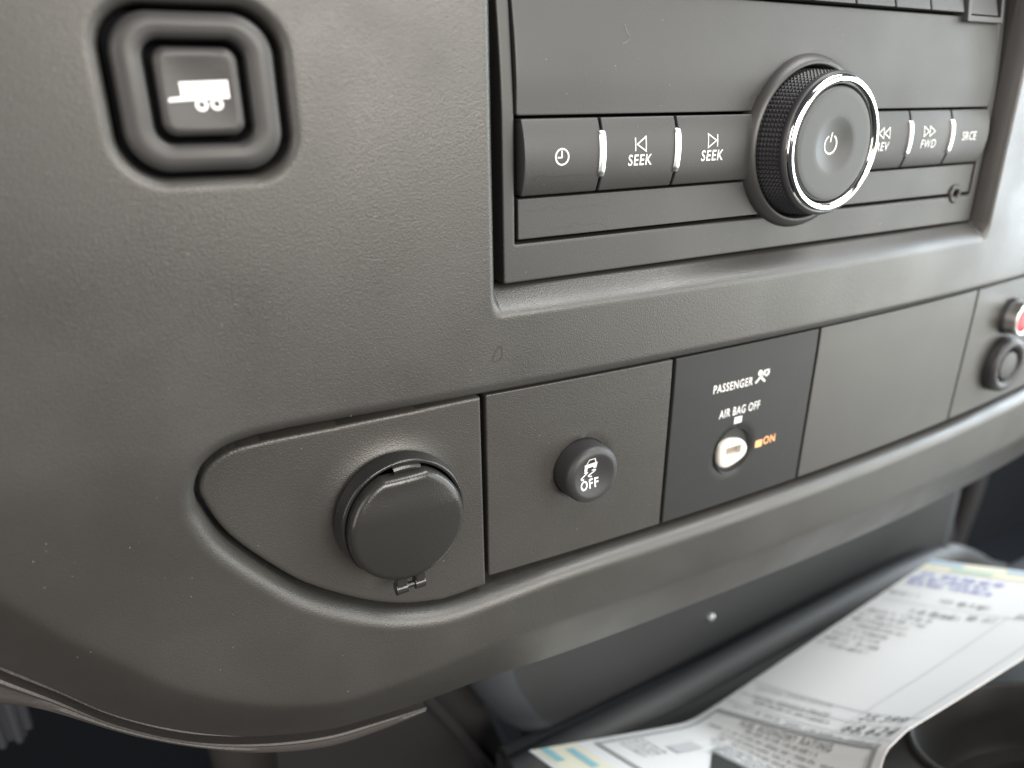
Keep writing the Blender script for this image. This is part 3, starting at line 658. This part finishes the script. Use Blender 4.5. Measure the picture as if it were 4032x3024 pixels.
print_on("box_title", [text2("FUEL ECONOMY RATING", 27, 82, 107.8, 111.2, .03)], M_GREYINK)
print_on("box_subtitle", words(33, 76, 105, 104.6, 1.9), M_GREYINK)
bx = []
for i in range(4): bx += words(12 if i < 1 else 24, 96, 101.5 - 3.4 * i, 101.2 - 3.4 * i, 1.7)
print_on("box_text", bx, M_GREYINK)
bx = []
for i in range(4): bx += words(9, 28, 58 - 4 * i, 57.6 - 4 * i, 1.8)
print_on("box_text", bx, M_GREYINK)
bx = []
for i in range(5): bx += words(70, 97, 84 - 4 * i, 83.6 - 4 * i, 1.8)
print_on("box_text", bx, M_GREYINK)
pill = [(40 + 27 * t, 0) for t in ()]
PL = [(36 + 2.5 * math.cos(a), 85.5 + 5.2 * math.sin(a)) for a in np.linspace(math.pi / 2, 3 * math.pi / 2, 8)] + [(66 + 2.5 * math.cos(a), 85.5 + 5.2 * math.sin(a)) for a in np.linspace(-math.pi / 2, math.pi / 2, 8)]
print_on("info_pill", [(np.array(PL), [list(range(len(PL)))])], M_GREYINK, .5)
print_on("pill_lettering", [text2("FUEL MILEAGE", 38, 63, 86.2, 89.6, .02), text2("INFORMATION", 38, 63, 81.6, 85.0, .02)], M_PAPER, .75)
print_on("pump_symbol", [(np.array([(37, 79.5), (63, 79.5), (71, 57), (58, 57)]), [[0, 1, 2, 3][::-1]])], M_INK, .4)
print_on("pump_symbol", [ribbon([(28, 88), (32, 90), (36, 78)], 1.2), rect2(22, 31, 64, 80, 2, 4)], M_PALEINK, .4)

# ------------------------------------------------------------------ dust
def flecks(n, gen, V, F, smin=.03, smax=.09):
    for _ in range(n):
        p = gen()
        if p is None: continue
        s = smin + (smax - smin) * random.random() ** 3; e = random.uniform(.6, 2.4); a = random.uniform(0, math.pi); k = len(V)
        for dx, dy, dz in ((s * e, 0, 0), (0, 0, s), (-s * e, 0, 0), (0, 0, -s), (0, -s * .8, 0)):
            V.append((p[0] + dx * math.cos(a) - dz * math.sin(a), p[1] + dy - .02, p[2] + dx * math.sin(a) + dz * math.cos(a)))
        F += [[k, k + 1, k + 4], [k + 1, k + 2, k + 4], [k + 2, k + 3, k + 4], [k + 3, k, k + 4]]
V, F = [], []
def g_dash():
    x, z = random.uniform(-125, 210), random.uniform(-135, 40); X, Z = np.array([x]), np.array([z])
    return (x, float(dash_Y(X, Z)[0]), z) if dash_sdf(X, Z)[0] > .5 else None
def g_disp():
    x, z = random.uniform(2, 184), random.uniform(19, 45)
    return (x, float(disp_Y(np.array(x), np.array(z))), z) if knob_cut(x, z) > 1 else None
def g_strip():
    x, z = random.uniform(-70, 210), random.uniform(-105, -52); X, Z = np.array(x), np.array(z)
    if x < -8.7: return (x, float(leaf_Y(X, Z)), z) if (leaf_sd(X, Z) > 1 and math.hypot(x - OX, z - OZ) > 18) else None
    if math.hypot(x - BX, z - BZ) < 10 or math.hypot(x - 82, z + 87) < 9: return None
    return (x, float(PY(X, Z)), z)
def g_low():
    x, z = random.uniform(-3, 188), random.uniform(-19.5, -11.5); return (x, 0.0, z) if knob_cut(x, z) > 1 else None
def g_btn():
    x, z = random.uniform(2, 68), random.uniform(1, 17); return (x, float(btn_Y(x, z)), z)
flecks(560, g_dash, V, F); flecks(110, g_disp, V, F); flecks(170, g_strip, V, F); flecks(40, g_low, V, F, .05, .12); flecks(25, g_btn, V, F, .04, .09)
hv, hfc = tube(catmull([(30.6, disp_Y(30.6, 38.6) - .08, 38.6), (30.9, disp_Y(31, 37) - .1, 37.2), (31.9, disp_Y(32, 35.7) - .1, 35.7), (30.9, disp_Y(31, 34.8) - .1, 34.7), (29.8, disp_Y(30, 34.3) - .08, 34.3)], 5, False), .03, 5)
k = len(V); V += [tuple(p) for p in hv]; F += [[i + k for i in f] for f in hfc]
du = obj("dust", V, F, M_DUST, None, smooth=False, loc=(40, -8, -40)); du['kind'] = "stuff"
